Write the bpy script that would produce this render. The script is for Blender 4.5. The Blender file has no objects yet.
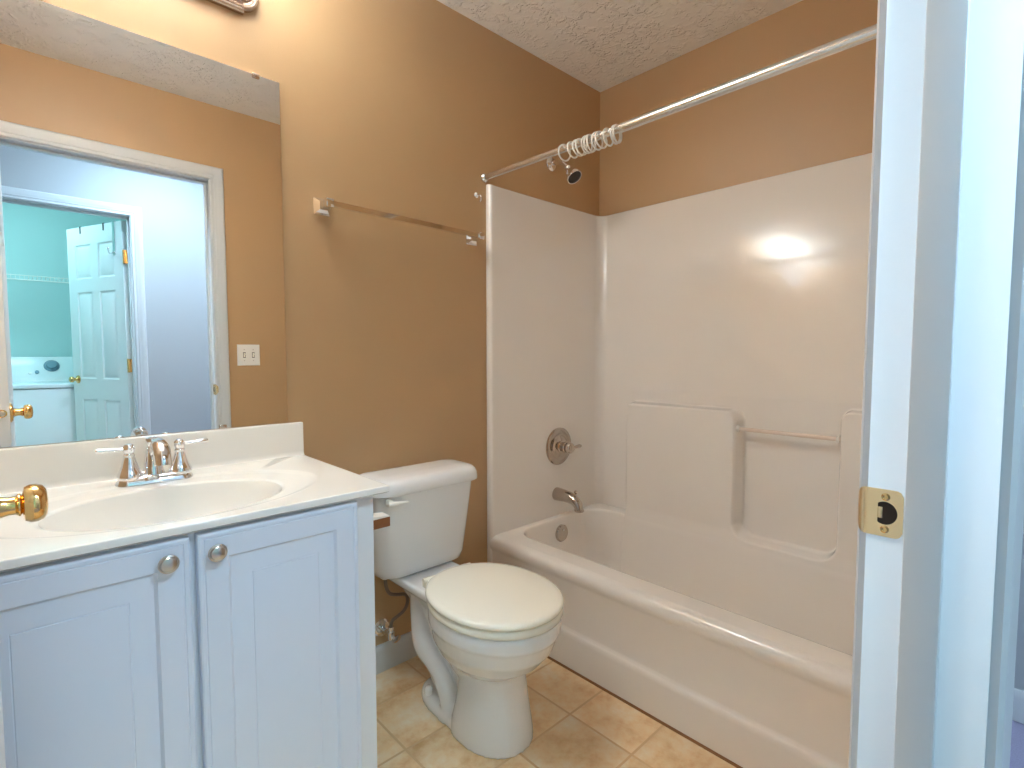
import bpy, bmesh, math, random
from mathutils import Vector, Matrix
random.seed(7)
PI = math.pi
sc = bpy.context.scene
COL = sc.collection

# ------------------------------------------------------------------ camera, world, exposure
CAM = Vector((-2.1467, -1.6384, 1.138))
yaw, pitch, roll, FPX = 0.75478, -0.05786, -0.0007, 518.24
fw = Vector((math.sin(yaw)*math.cos(pitch), math.cos(yaw)*math.cos(pitch), math.sin(pitch)))
rt = Vector((math.cos(yaw), -math.sin(yaw), 0)); up = rt.cross(fw)
c_, s_ = math.cos(roll), math.sin(roll)
rt, up = c_*rt + s_*up, -s_*rt + c_*up
cam = bpy.data.objects.new('camera', bpy.data.cameras.new('camera')); COL.objects.link(cam)
M = Matrix((rt, up, -fw)).transposed().to_4x4(); M.translation = CAM
cam.matrix_world = M
cam.data.sensor_fit = 'HORIZONTAL'; cam.data.sensor_width = 36.0
cam.data.lens = FPX/1024*36.0; cam.data.clip_start = 0.01; cam.data.clip_end = 60
sc.camera = cam

w = bpy.data.worlds.new('world'); sc.world = w; w.use_nodes = True
w.node_tree.nodes['Background'].inputs[0].default_value = (0.75, 0.87, 1.0, 1)
w.node_tree.nodes['Background'].inputs[1].default_value = 0.5
sc.view_settings.view_transform = 'Standard'; sc.view_settings.look = 'None'
sc.view_settings.gamma = 1.0; sc.view_settings.use_curve_mapping = False
sc.view_settings.exposure = 0.32
sc.cycles.max_bounces = 16; sc.cycles.diffuse_bounces = 10; sc.cycles.glossy_bounces = 8
sc.cycles.use_denoising = True
sc.cycles.use_guiding = True
sc.cycles.sample_clamp_indirect = 80.0

# strengths of the vanity lamp and of the added unseen lights
BULB = 345.0; SHADE = 5.5; BULB_COL = (0.84, 1.0, 1.18)
HALL = 98.0; HALL_COL = (0.55, 0.83, 1.07)
LAUNDRY = 40.0; LAUNDRY_COL = (0.50, 0.90, 1.03)
PANE_GLOW = 0.6; PANE_COL = (0.55, 0.75, 1.0)

# ------------------------------------------------------------------ materials
def srgb(r, g, b):
    f = lambda v: (v/255/12.92) if v/255 <= .04045 else ((v/255+.055)/1.055)**2.4
    return (f(r), f(g), f(b), 1)
def mat(name, col, rough=.5, metal=0, bump=None, coat=0, var=None, emit=None, spec=None):
    m = bpy.data.materials.new(name); m.use_nodes = True
    nt = m.node_tree; b = nt.nodes['Principled BSDF']
    b.inputs['Base Color'].default_value = col; b.inputs['Roughness'].default_value = rough
    b.inputs['Metallic'].default_value = metal
    if coat: b.inputs['Coat Weight'].default_value = coat; b.inputs['Coat Roughness'].default_value = .06
    if spec is not None: b.inputs['Specular IOR Level'].default_value = spec
    tc = nt.nodes.new('ShaderNodeNewGeometry')
    if bump:
        scale, strength, dist = bump
        n = nt.nodes.new('ShaderNodeTexNoise'); n.inputs['Scale'].default_value = scale; n.inputs['Detail'].default_value = 3
        nt.links.new(tc.outputs['Position'], n.inputs['Vector'])
        bp = nt.nodes.new('ShaderNodeBump'); bp.inputs['Strength'].default_value = strength; bp.inputs['Distance'].default_value = dist
        nt.links.new(n.outputs['Fac'], bp.inputs['Height']); nt.links.new(bp.outputs['Normal'], b.inputs['Normal'])
    if var:
        scale, amt = var
        n = nt.nodes.new('ShaderNodeTexNoise'); n.inputs['Scale'].default_value = scale; n.inputs['Detail'].default_value = 4
        nt.links.new(tc.outputs['Position'], n.inputs['Vector'])
        mx = nt.nodes.new('ShaderNodeMix'); mx.data_type = 'RGBA'
        d = tuple(max(0, c*(1-amt)) for c in col[:3]) + (1,); l = tuple(min(1, c*(1+amt)) for c in col[:3]) + (1,)
        mx.inputs[6].default_value = d; mx.inputs[7].default_value = l
        nt.links.new(n.outputs['Fac'], mx.inputs[0]); nt.links.new(mx.outputs[2], b.inputs['Base Color'])
    if emit:
        b.inputs['Emission Color'].default_value = tuple(emit[0]) + (1,); b.inputs['Emission Strength'].default_value = emit[1]
    return m

m_tan = mat('tan_wall_paint', srgb(192, 156, 113), .46, bump=(260, .12, .002), var=(3, .03), spec=.8)
m_hallpaint = mat('pale_grey_hall_paint', srgb(178, 180, 182), .6, bump=(260, .1, .002))
m_laundrypaint = mat('laundry_paint_daylight_tint', srgb(198, 226, 224), .6)  # aqua tint puts the room's bluish daylight into the wall colour
m_trim = mat('white_trim_paint', srgb(208, 210, 211), .33, bump=(60, .04, .002))
m_door = mat('white_door_paint', srgb(234, 236, 236), .38)
m_fiber = mat('almond_fiberglass', srgb(239, 233, 226), .13, bump=(9, .05, .01), coat=.35)
m_porc = mat('white_porcelain', srgb(236, 237, 238), .07, coat=.4)
m_seat = mat('cream_seat_plastic', srgb(248, 244, 230), .2)
m_marble = mat('offwhite_cultured_marble', srgb(240, 236, 228), .12, var=(5, .015))
m_foil = mat('white_thermofoil', srgb(222, 230, 243), .38)
m_frame = mat('white_cabinet_paint', srgb(228, 231, 235), .42)
m_chrome = mat('polished_chrome', (.86, .86, .87, 1), .06, 1)
m_satin = mat('satin_aluminium', (.80, .80, .80, 1), .24, 1)
m_nickel = mat('brushed_nickel', (.60, .55, .50, 1), .28, 1)
m_bronze = mat('antique_nickel', (.62, .50, .42, 1), .22, 1)
m_brass = mat('polished_brass', (.86, .55, .22, 1), .12, 1)
m_palebrass = mat('pale_brass_plate', (.95, .70, .38, 1), .22, 1)
m_dark = mat('dark_recess', srgb(50, 34, 22), .8)
m_darkface = mat('dark_brown_plastic_and_shade', srgb(44, 30, 22), .45)
m_warm = mat('warm_chrome', (.56, .48, .41, 1), .10, 1)
m_rubber = mat('dark_grey_rubber', srgb(60, 58, 55), .6)
m_wood = mat('reddish_brown_wood', srgb(150, 92, 52), .45, var=(40, .25))
m_white = mat('white_plastic', srgb(240, 238, 232), .3)
m_hose = mat('braided_steel', (.30, .25, .21, 1), .4, 1, bump=(900, .4, .001))
m_mirror = mat('silvered_glass', (.93, .94, .93, 1), 0.0, 1)
m_globe = mat('lit_frosted_globe', srgb(255, 250, 240), .3, emit=(BULB_COL, BULB))
m_shade = mat('lit_frosted_shade', srgb(255, 250, 240), .3, emit=(BULB_COL, SHADE))
m_halldome = mat('hall_fill_dome', srgb(255, 255, 255), .3, emit=(HALL_COL, HALL))
m_halldome2 = mat('hall_end_fill_dome', srgb(255, 255, 255), .3, emit=((.80, .84, 1.0), 40.0))
m_laundrydome = mat('laundry_fill_dome', srgb(255, 255, 255), .3, emit=(LAUNDRY_COL, LAUNDRY))
m_paneglow = mat('added_window_glow', srgb(235, 245, 255), .2, emit=(PANE_COL, PANE_GLOW))
m_washer = mat('white_washer_enamel', srgb(236, 240, 242), .25)
m_caulk = mat('brown_caulk', srgb(140, 96, 58), .7)  # thin brown strip along the foot of the apron

def ceiling_material():
    m = mat('stomped_ceiling_texture', srgb(243, 240, 234), .75)
    nt = m.node_tree; b = nt.nodes['Principled BSDF']
    g = nt.nodes.new('ShaderNodeNewGeometry')
    n1 = nt.nodes.new('ShaderNodeTexNoise'); n1.inputs['Scale'].default_value = 36; n1.inputs['Detail'].default_value = 4; n1.inputs['Distortion'].default_value = .8
    n2 = nt.nodes.new('ShaderNodeTexNoise'); n2.inputs['Scale'].default_value = 11; n2.inputs['Detail'].default_value = 2
    r1 = nt.nodes.new('ShaderNodeValToRGB'); r1.color_ramp.elements[0].position = .46; r1.color_ramp.elements[1].position = .70
    r2 = nt.nodes.new('ShaderNodeValToRGB'); r2.color_ramp.elements[0].position = .38; r2.color_ramp.elements[1].position = .58
    mul = nt.nodes.new('ShaderNodeMath'); mul.operation = 'MULTIPLY'
    bp = nt.nodes.new('ShaderNodeBump'); bp.inputs['Strength'].default_value = .9; bp.inputs['Distance'].default_value = .009
    for n in (n1, n2): nt.links.new(g.outputs['Position'], n.inputs['Vector'])
    nt.links.new(n1.outputs['Fac'], r1.inputs[0]); nt.links.new(n2.outputs['Fac'], r2.inputs[0])
    nt.links.new(r1.outputs[0], mul.inputs[0]); nt.links.new(r2.outputs[0], mul.inputs[1])
    nt.links.new(mul.outputs[0], bp.inputs['Height']); nt.links.new(bp.outputs['Normal'], b.inputs['Normal'])
    return m
m_ceil = ceiling_material()

def tile_material():
    m = mat('tan_stone_tile_vinyl', srgb(206, 166, 118), .36)
    nt = m.node_tree; b = nt.nodes['Principled BSDF']; L = nt.links.new
    g = nt.nodes.new('ShaderNodeNewGeometry')
    mp = nt.nodes.new('ShaderNodeMapping'); mp.inputs['Location'].default_value = (.933, .615, 0)
    T = .2286
    L(g.outputs['Position'], mp.inputs['Vector'])
    br = nt.nodes.new('ShaderNodeTexBrick'); br.offset = 0; br.squash = 1
    br.inputs['Scale'].default_value = 1; br.inputs['Brick Width'].default_value = T; br.inputs['Row Height'].default_value = T
    br.inputs['Mortar Size'].default_value = .0045; br.inputs['Mortar Smooth'].default_value = .35; br.inputs['Bias'].default_value = 0
    br.inputs['Color1'].default_value = (.86, .86, .86, 1); br.inputs['Color2'].default_value = (1.08, 1.06, 1.04, 1); br.inputs['Mortar'].default_value = (1, 1, 1, 1)
    # a fine offset keeps the grid off the origin's sign change
    mp.inputs['Location'].default_value = (.933 + 20*T, .615 + 20*T, 0)
    L(mp.outputs['Vector'], br.inputs['Vector'])
    n1 = nt.nodes.new('ShaderNodeTexNoise'); n1.inputs['Scale'].default_value = 9; n1.inputs['Detail'].default_value = 6; n1.inputs['Roughness'].default_value = .62
    n2 = nt.nodes.new('ShaderNodeTexNoise'); n2.inputs['Scale'].default_value = 34; n2.inputs['Detail'].default_value = 5; n2.inputs['Roughness'].default_value = .7
    for n in (n1, n2): L(g.outputs['Position'], n.inputs['Vector'])
    rp = nt.nodes.new('ShaderNodeValToRGB'); cr = rp.color_ramp
    cr.elements[0].position = .30; cr.elements[0].color = srgb(222, 178, 124)
    cr.elements[1].position = .72; cr.elements[1].color = srgb(253, 240, 216)
    e = cr.elements.new(.5); e.color = srgb(244, 214, 170)
    L(n1.outputs['Fac'], rp.inputs[0])
    ov = nt.nodes.new('ShaderNodeMix'); ov.data_type = 'RGBA'; ov.blend_type = 'OVERLAY'; ov.inputs[0].default_value = .45
    L(rp.outputs[0], ov.inputs[6]); L(n2.outputs['Fac'], ov.inputs[7])
    ml = nt.nodes.new('ShaderNodeMix'); ml.data_type = 'RGBA'; ml.blend_type = 'MULTIPLY'; ml.inputs[0].default_value = 1
    L(ov.outputs[2], ml.inputs[6]); L(br.outputs['Color'], ml.inputs[7])
    gm = nt.nodes.new('ShaderNodeMix'); gm.data_type = 'RGBA'; gm.inputs[7].default_value = srgb(222, 186, 140)
    L(br.outputs['Fac'], gm.inputs[0]); L(ml.outputs[2], gm.inputs[6]); L(gm.outputs[2], b.inputs['Base Color'])
    inv = nt.nodes.new('ShaderNodeMath'); inv.operation = 'SUBTRACT'; inv.inputs[0].default_value = 1
    L(br.outputs['Fac'], inv.inputs[1])
    ad = nt.nodes.new('ShaderNodeMath'); ad.operation = 'MULTIPLY_ADD'; ad.inputs[1].default_value = .25
    L(n2.outputs['Fac'], ad.inputs[0]); L(inv.outputs[0], ad.inputs[2])
    bp = nt.nodes.new('ShaderNodeBump'); bp.inputs['Strength'].default_value = .35; bp.inputs['Distance'].default_value = .003
    L(ad.outputs[0], bp.inputs['Height']); L(bp.outputs['Normal'], b.inputs['Normal'])
    return m
m_tile = tile_material()
m_carpet = mat('lavender_grey_carpet', srgb(176, 172, 200), .95, bump=(420, .9, .006), var=(300, .25))

# ------------------------------------------------------------------ mesh helpers
ORG = {}
def tag(o, label=None, cat=None, group=None, kind=None):
    if label: o['label'] = label
    if cat: o['category'] = cat
    if group: o['group'] = group
    if kind: o['kind'] = kind
    return o
def root(name, loc, label=None, cat=None, group=None, kind=None):
    o = bpy.data.objects.new(name, None); COL.objects.link(o); o.location = loc
    o.empty_display_size = .05
    ORG[o] = Vector(loc)
    return tag(o, label, cat, group, kind)

class MB:
    def __init__(s): s.bm = bmesh.new()
    def box(s, x0, x1, y0, y1, z0, z1, bev=0, seg=2):
        r = bmesh.ops.create_cube(s.bm, size=1)
        vs = r['verts']
        for v in vs:
            v.co = Vector((x0 if v.co.x < 0 else x1, y0 if v.co.y < 0 else y1, z0 if v.co.z < 0 else z1))
        if bev:
            es = list({e for v in vs for e in v.link_edges})
            bmesh.ops.bevel(s.bm, geom=es, offset=bev, segments=seg, profile=.5, affect='EDGES')
        return s
    def loft(s, rings, closed=True, cap0=False, cap1=False, loop=False):
        R = [[s.bm.verts.new(p) for p in r] for r in rings]
        n = len(rings[0]); m = len(R)
        for i in range(m if loop else m-1):
            a, b = R[i], R[(i+1) % m]
            for k in range(n if closed else n-1):
                q = [a[k], a[(k+1) % n], b[(k+1) % n], b[k]]
                try: s.bm.faces.new(q)
                except ValueError: pass
        if cap0: s.bm.faces.new(list(reversed(R[0])))
        if cap1: s.bm.faces.new(R[-1])
        return s
    def lathe(s, prof, org, axis=(0, 0, 1), n=32, sx=1, sy=1, caps=(True, True)):
        A = Vector(axis).normalized()
        X = Vector((1, 0, 0)) if abs(A.x) < .8 else Vector((0, 1, 0))
        X = (X - A*X.dot(A)).normalized(); Y = A.cross(X); org = Vector(org)
        rings = [[org + A*h + X*(max(r, 1e-5)*sx*math.cos(2*PI*k/n)) + Y*(max(r, 1e-5)*sy*math.sin(2*PI*k/n)) for k in range(n)] for r, h in prof]
        return s.loft(rings, True, caps[0], caps[1])
    def tube(s, pts, rad, n=16, smooth=0, flat=1):
        P = [Vector(p) for p in pts]
        R = list(rad) if isinstance(rad, (list, tuple)) else [rad]*len(P)
        for _ in range(smooth):
            Q, RR = [P[0]], [R[0]]
            for i in range(len(P)-1):
                Q += [P[i]*.75 + P[i+1]*.25, P[i]*.25 + P[i+1]*.75]; RR += [R[i]*.75 + R[i+1]*.25, R[i]*.25 + R[i+1]*.75]
            Q.append(P[-1]); RR.append(R[-1]); P, R = Q, RR
        rings = []; nx = None
        for i, p in enumerate(P):
            t = (P[min(i+1, len(P)-1)] - P[max(i-1, 0)]).normalized()
            if nx is None:
                nx = Vector((0, 0, 1)) if abs(t.z) < .8 else Vector((1, 0, 0))
            nx = (nx - t*nx.dot(t)).normalized(); ny = t.cross(nx)
            rings.append([p + nx*(R[i]*flat*math.cos(2*PI*k/n)) + ny*(R[i]*math.sin(2*PI*k/n)) for k in range(n)])
        return s.loft(rings, True, True, True)
    def torus(s, c, axis, R, r, n=32, m=10):
        A = Vector(axis).normalized(); X = Vector((1, 0, 0)) if abs(A.x) < .8 else Vector((0, 1, 0))
        X = (X - A*X.dot(A)).normalized(); Y = A.cross(X); c = Vector(c)
        rings = []
        for i in range(n):
            d = X*math.cos(2*PI*i/n) + Y*math.sin(2*PI*i/n)
            rings.append([c + d*(R + r*math.cos(2*PI*k/m)) + A*(r*math.sin(2*PI*k/m)) for k in range(m)])
        return s.loft(rings, True, loop=True)
    def sphere(s, c, r, sx=1, sy=1, sz=1, n=20):
        q = bmesh.ops.create_uvsphere(s.bm, u_segments=n, v_segments=n//2+2, radius=r)
        for v in q['verts']: v.co = Vector((v.co.x*sx, v.co.y*sy, v.co.z*sz)) + Vector(c)
        return s
    def prism(s, poly, axis, a, b, bev=0):
        """poly of (u,v) extruded along axis 'x' (u=y,v=z), 'y' (u=x,v=z) or 'z' (u=x,v=y)"""
        f = {'x': lambda u, v, t: (t, u, v), 'y': lambda u, v, t: (u, t, v), 'z': lambda u, v, t: (u, v, t)}[axis]
        A = [s.bm.verts.new(f(u, v, a)) for u, v in poly]; B = [s.bm.verts.new(f(u, v, b)) for u, v in poly]
        n = len(poly); fs = [s.bm.faces.new(A), s.bm.faces.new(list(reversed(B)))]
        for k in range(n): fs.append(s.bm.faces.new([A[k], B[k], B[(k+1) % n], A[(k+1) % n]]))
        if bev:
            es = list({e for f_ in fs for e in f_.edges})
            bmesh.ops.bevel(s.bm, geom=es, offset=bev, segments=2, profile=.5, affect='EDGES')
        return s
    def xf(s, mtx):
        s.bm.transform(mtx); return s
    def obj(s, name, m, parent=None, ang=35, label=None, cat=None, group=None, kind=None, weld=True):
        bm = s.bm
        if weld: bmesh.ops.remove_doubles(bm, verts=bm.verts, dist=1e-5)
        bmesh.ops.recalc_face_normals(bm, faces=bm.faces)
        for f in bm.faces: f.smooth = True
        for e in bm.edges:
            if len(e.link_faces) == 2 and e.calc_face_angle(0) > math.radians(ang): e.smooth = False
        if parent is not None: org = ORG[parent]
        else:
            xs = [v.co.x for v in bm.verts]; ys = [v.co.y for v in bm.verts]; zs = [v.co.z for v in bm.verts]
            org = Vector(((min(xs)+max(xs))/2, (min(ys)+max(ys))/2, min(zs)))
        bmesh.ops.translate(bm, vec=-org, verts=bm.verts)
        me = bpy.data.meshes.new(name); bm.to_mesh(me); bm.free()
        for mm in (m if isinstance(m, (list, tuple)) else [m]): me.materials.append(mm)
        o = bpy.data.objects.new(name, me); COL.objects.link(o)
        if parent is not None: o.parent = parent
        else: o.location = org
        ORG[o] = org
        return tag(o, label, cat, group, kind)

def copy_tree(o, parent=None):
    c = o.copy(); COL.objects.link(c)
    if parent is not None: c.parent = parent
    for ch in [q for q in bpy.data.objects if q.parent == o]: copy_tree(ch, c)
    return c

def rrect(x0, x1, y0, y1, r, z, n=8):
    r = max(1e-4, min(r, (x1-x0)/2-1e-4, (y1-y0)/2-1e-4)); out = []
    for cx, cy, a0 in ((x1-r, y1-r, 0), (x0+r, y1-r, PI/2), (x0+r, y0+r, PI), (x1-r, y0+r, 3*PI/2)):
        for k in range(n+1):
            a = a0 + PI/2*k/n; out.append(Vector((cx + r*math.cos(a), cy + r*math.sin(a), z)))
    return out
def rrect2(x0, x1, y0, y1, rf, rb, z, n=8):
    out = []
    for cx, cy, a0, r in ((x1-rb, y1-rb, 0, rb), (x0+rb, y1-rb, PI/2, rb), (x0+rf, y0+rf, PI, rf), (x1-rf, y0+rf, 3*PI/2, rf)):
        for k in range(n+1):
            a = a0 + PI/2*k/n; out.append(Vector((cx + r*math.cos(a), cy + r*math.sin(a), z)))
    return out
def sell(cx, cy, a, bf, bb, z, n=48, e=2.0):
    """superellipse in plan; bf = half length towards -y, bb towards +y"""
    out = []
    for k in range(n):
        t = 2*PI*k/n; c, s = math.cos(t), math.sin(t)
        x = a*math.copysign(abs(c)**(2/e), c); y = math.copysign(abs(s)**(2/e), s)
        out.append(Vector((cx + x, cy + y*(bb if y > 0 else bf), z)))
    return out
def rect_rings(mb, O, U, V, N, w, h, rings, cap=True):
    O, U, V, N = map(Vector, (O, U, V, N))
    R = [[O + U*a + V*b + N*d for a, b in ((i, i), (w-i, i), (w-i, h-i), (i, h-i))] for i, d in rings]
    mb.loft(R, True, False, cap)
def panel_face(mb, O, U, V, N, us, vs, cells, rings):
    O, U, V, N = map(Vector, (O, U, V, N))
    for i in range(len(us)-1):
        for j in range(len(vs)-1):
            o = O + U*us[i] + V*vs[j]; w_, h_ = us[i+1]-us[i], vs[j+1]-vs[j]
            if (i, j) in cells: rect_rings(mb, o, U, V, N, w_, h_, rings)
            else: mb.bm.faces.new([mb.bm.verts.new(o + U*a + V*b) for a, b in ((0, 0), (w_, 0), (w_, h_), (0, h_))])

# ------------------------------------------------------------------ the shell
H = 2.44; YF = -1.482; YH = -1.598; YHF = -2.66; YL = -2.775; YLB = -4.15
XL = -2.345; XJ = -1.406; XHG = -2.224; ZT = 2.05; XHL = -4.2; XHR = 0.06
def S(mb, name, m, label, cat): return mb.obj(name, m, kind='structure', label=label, cat=cat)
S(MB().box(XL-.1, .1, -1.54, .1, -.06, 0), 'floor', m_tile, 'tan stone-look tile vinyl floor of the bathroom', 'floor')
S(MB().box(XHL, XHR, YHF-.06, -1.54, -.06, -.004), 'floor_hall', m_carpet, 'lavender grey carpet floor of the hall outside the bathroom', 'floor')
S(MB().box(-3.0, -.9, YLB-.1, YHF-.06, -.06, -.004), 'floor_laundry', m_tile, 'vinyl floor of the laundry room seen in the mirror', 'floor')
S(MB().box(XHL-.1, .16, YLB-.1, .1, H, H+.08), 'ceiling', m_ceil, 'white stomped texture ceiling', 'ceiling')
S(MB().box(XL-.1, .1, 0, .1, 0, H), 'wall_back', m_tan, 'tan painted wall behind the mirror and toilet', 'wall')
S(MB().box(0, .1, -1.54, 0, 0, H), 'wall_right', m_tan, 'tan painted wall above the long side of the bathtub', 'wall')
S(MB().box(XL-.1, XL, -1.54, 0, 0, H), 'wall_left', m_tan, 'tan painted wall at the left end of the vanity', 'wall')
def wall_with_door(name, y0, y1, xa, xb, da, db, zt, m, label):
    mb = MB().box(xa, da, y0, y1, 0, H).box(db, xb, y0, y1, 0, H).box(da, db, y0, y1, zt, H)
    return S(mb, name, m, label, 'wall')
wall_with_door('wall_front', -1.54, YF, XL, 0, XHG-.02, XJ+.02, ZT+.02, m_tan, 'tan painted wall around the bathroom doorway, seen in the mirror')
S(MB().box(-1.2, XHR, -1.546, -1.54, 0, H), 'wall_hall_recess', m_hallpaint, 'pale recessed hall wall right of the bathroom doorway', 'wall')
wall_with_door('wall_hall_near', YH, -1.54, XHL, -1.2, XHG-.02, XJ+.02, ZT+.02, m_hallpaint, 'pale hall side of the wall around the bathroom doorway')
LDA, LDB = -2.40, -1.600
wall_with_door('wall_hall_far', YL+.05, YHF, XHL, XHR, LDA-.02, LDB+.02, ZT+.02, m_hallpaint, 'pale hall wall around the laundry doorway, seen in the mirror')
wall_with_door('wall_laundry_near', YL, YL+.05, -3.0, -.9, LDA-.02, LDB+.02, ZT+.02, m_laundrypaint, 'laundry side of the wall around the laundry doorway')
S(MB().box(XHR, XHR+.1, YHF-.1, YH+.06, 0, H), 'wall_hall_end', m_hallpaint, 'pale wall at the right end of the hall', 'wall')
# left end of the hall, with an unseen window added for bluish light
wy0, wy1, wz0, wz1 = -2.52, -1.74, .85, 2.0
S(MB().box(XHL-.1, XHL, YHF-.1, wy0, 0, H).box(XHL-.1, XHL, wy1, YH+.06, 0, H).box(XHL-.1, XHL, wy0, wy1, 0, wz0).box(XHL-.1, XHL, wy0, wy1, wz1, H),
  'wall_hall_left_end', m_hallpaint, 'pale wall with an added window at the left end of the hall', 'wall')
wn = root('added_window_1', (XHL-.05, (wy0+wy1)/2, wz0), 'added unseen window at the left end of the hall, its pane glowing as bluish fill', 'window', kind='structure')
MB().box(XHL-.06, XHL-.05, wy0+.03, wy1-.03, wz0+.03, wz1-.03).obj('pane', m_paneglow, wn)
fr = MB()
for a in ((wy0, wy0+.035, wz0, wz1), (wy1-.035, wy1, wz0, wz1), (wy0, wy1, wz0, wz0+.035), (wy0, wy1, wz1-.035, wz1), (wy0, wy1, 1.40, 1.43)):
    fr.box(XHL-.07, XHL-.02, *a, bev=.003)
fr.obj('window_frame', m_trim, wn)
S(MB().box(-3.0, -.9, YLB-.1, YLB, 0, H), 'wall_laundry_back', m_laundrypaint, 'pale laundry back wall behind the washer, bluish daylight tinted into its colour', 'wall')
S(MB().box(-3.1, -3.0, YLB-.1, YL+.05, 0, H), 'wall_laundry_left', m_laundrypaint, 'left wall of the laundry room', 'wall')
S(MB().box(-.9, -.8, YLB-.1, YL+.05, 0, H), 'wall_laundry_right', m_laundrypaint, 'right wall of the laundry room', 'wall')

BB = [(0, 0), (-.012, 0), (-.012, .075), (-.010, .088), (-.005, .096), (0, .098)]
S(MB().prism(BB, 'x', -1.548, -.76), 'baseboard_back', m_trim, 'short white baseboard behind the toilet', 'baseboard')
S(MB().prism([(u+YHF, v) if False else (YHF-u, v) for u, v in BB], 'x', LDB+.09, XHR), 'baseboard_hall_far', m_trim, 'white baseboard along the far hall wall', 'baseboard')
S(MB().prism([(YH+u, v) for u, v in BB], 'x', XJ+.075, -1.2), 'baseboard_hall_near', m_trim, 'white baseboard along the hall beside the bathroom doorway', 'baseboard')
S(MB().prism([(-1.546+u, v) for u, v in BB], 'x', -1.2, XHR), 'baseboard_hall_recess', m_trim, 'white baseboard along the recessed hall wall', 'baseboard')
S(MB().prism([(XHR+u, v) for u, v in BB], 'y', YHF, -1.556), 'baseboard_hall_end', m_trim, 'white baseboard at the right end of the hall', 'baseboard')

# ------------------------------------------------------------------ door frames
CAS = [(0, 0), (0, .008), (.004, .011), (.010, .0095), (.016, .0095), (.020, .0125), (.034, .014), (.044, .0175), (.056, .0175), (.061, .015), (.064, .010), (.064, 0)]
def casing(xl, xr, zt, y, sgn, parent, name, m=m_trim):
    xl -= .005; xr += .005; zt += .005
    rings = [[Vector((xl-u, y+sgn*t, 0)) for u, t in CAS], [Vector((xl-u, y+sgn*t, zt+u)) for u, t in CAS],
             [Vector((xr+u, y+sgn*t, zt+u)) for u, t in CAS], [Vector((xr+u, y+sgn*t, 0)) for u, t in CAS]]
    return MB().loft(rings, True, True, True).obj(name, m, parent, ang=25)
def jamb(xl, xr, zt, y0, y1, sy0, sy1, parent):
    MB().box(xl-.02, xl, y0, y1, 0, zt+.02).box(xr, xr+.02, y0, y1, 0, zt+.02).box(xl, xr, y0, y1, zt, zt+.02).obj('jamb', m_trim, parent)
    mb = MB().box(xl, xl+.011, sy0, sy1, 0, zt, bev=.003).box(xr-.011, xr, sy0, sy1, 0, zt, bev=.003).box(xl, xr, sy0, sy1, zt-.011, zt, bev=.003)
    mb.obj('door_stop', m_trim, parent)
bf = root('trim_1', ((XHG+XJ)/2, (YF+YH)/2, 0), 'white door frame and casing around the bathroom doorway', 'door frame', kind='structure')
jamb(XHG, XJ, ZT, YH, YF, -1.556, -1.520, bf)
casing(XHG, XJ, ZT, YF, 1, bf, 'casing'); casing(XHG, XJ, ZT, YH, -1, bf, 'casing')
# strike plate, let into the right jamb; the lip curls over the bathroom-side edge
zs = .9485
sp = MB()
def plate_with_hole(mb, x, t, y0, y1, z0, z1, cy, cz, hr):
    """plate in the yz plane with a D-shaped hole"""
    n = 40; outer = []; inner = []
    for k in range(n):
        a = 2*PI*(k+.5)/n; c, s = math.cos(a), math.sin(a)
        ty = ((y1-cy)/c if c > 0 else (y0-cy)/c) if abs(c) > 1e-6 else 1e9
        tz = ((z1-cz)/s if s > 0 else (z0-cz)/s) if abs(s) > 1e-6 else 1e9
        q = min(ty, tz); oy, oz = cy+c*q, cz+s*q
        # round the two hall-side corners
        rr = .008; cyy = y0+rr
        for zz, sg in ((z1-rr, 1), (z0+rr, -1)):
            if oy < cyy and (oz-zz)*sg > 0:
                d = Vector((oy-cyy, oz-zz)); d = d.normalized()*rr; oy, oz = cyy+d.x, zz+d.y
        outer.append((oy, oz))
        iy = cy + hr*c; iz = cz + hr*1.1*s
        iy = min(iy, cy + hr*.55)
        inner.append((iy, iz))
    R = [[Vector((x, y, z)) for y, z in outer], [Vector((x-t, y, z)) for y, z in outer], [Vector((x-t, y, z)) for y, z in inner], [Vector((x+.002, y, z)) for y, z in inner]]
    mb.loft(R, True)
plate_with_hole(sp, XJ, .0018, YF-.036, YF, zs-.0285, zs+.0285, YF-.018, zs, .0125)
lip = []
for k in range(7):
    a = k/6*math.radians(75); y = YF + .012*math.sin(a); x = XJ - .0018 + .016*(1-math.cos(a))
    hh = .0285*math.cos((k/6)**1.3*1.05)
    lip.append([Vector((x, y, zs-hh)), Vector((x, y, zs+hh)), Vector((x+.0018, y, zs+hh)), Vector((x+.0018, y, zs-hh))])
sp.loft(lip, True, True, True)
spo = sp.obj('strike_plate', m_palebrass, bf, label='pale brass strike plate')
MB().box(XJ-.0004, XJ+.012, YF-.031, YF-.008, zs-.014, zs+.014).obj('latch_hole', m_dark, spo)
MB().box(XJ-.0012, XJ+.010, YF-.016, YF-.010, zs-.007, zs+.007, bev=.001).obj('latch_tongue', m_palebrass, spo)
for dz in (-.0195, .0195):
    MB().lathe([(.0045, 0), (.0045, -.0010), (.0028, -.0018), (.0014, -.0013)], (XJ-.0016, YF-.0185, zs+dz), (1, 0, 0), 16).obj('screw', m_brass, spo)

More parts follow.
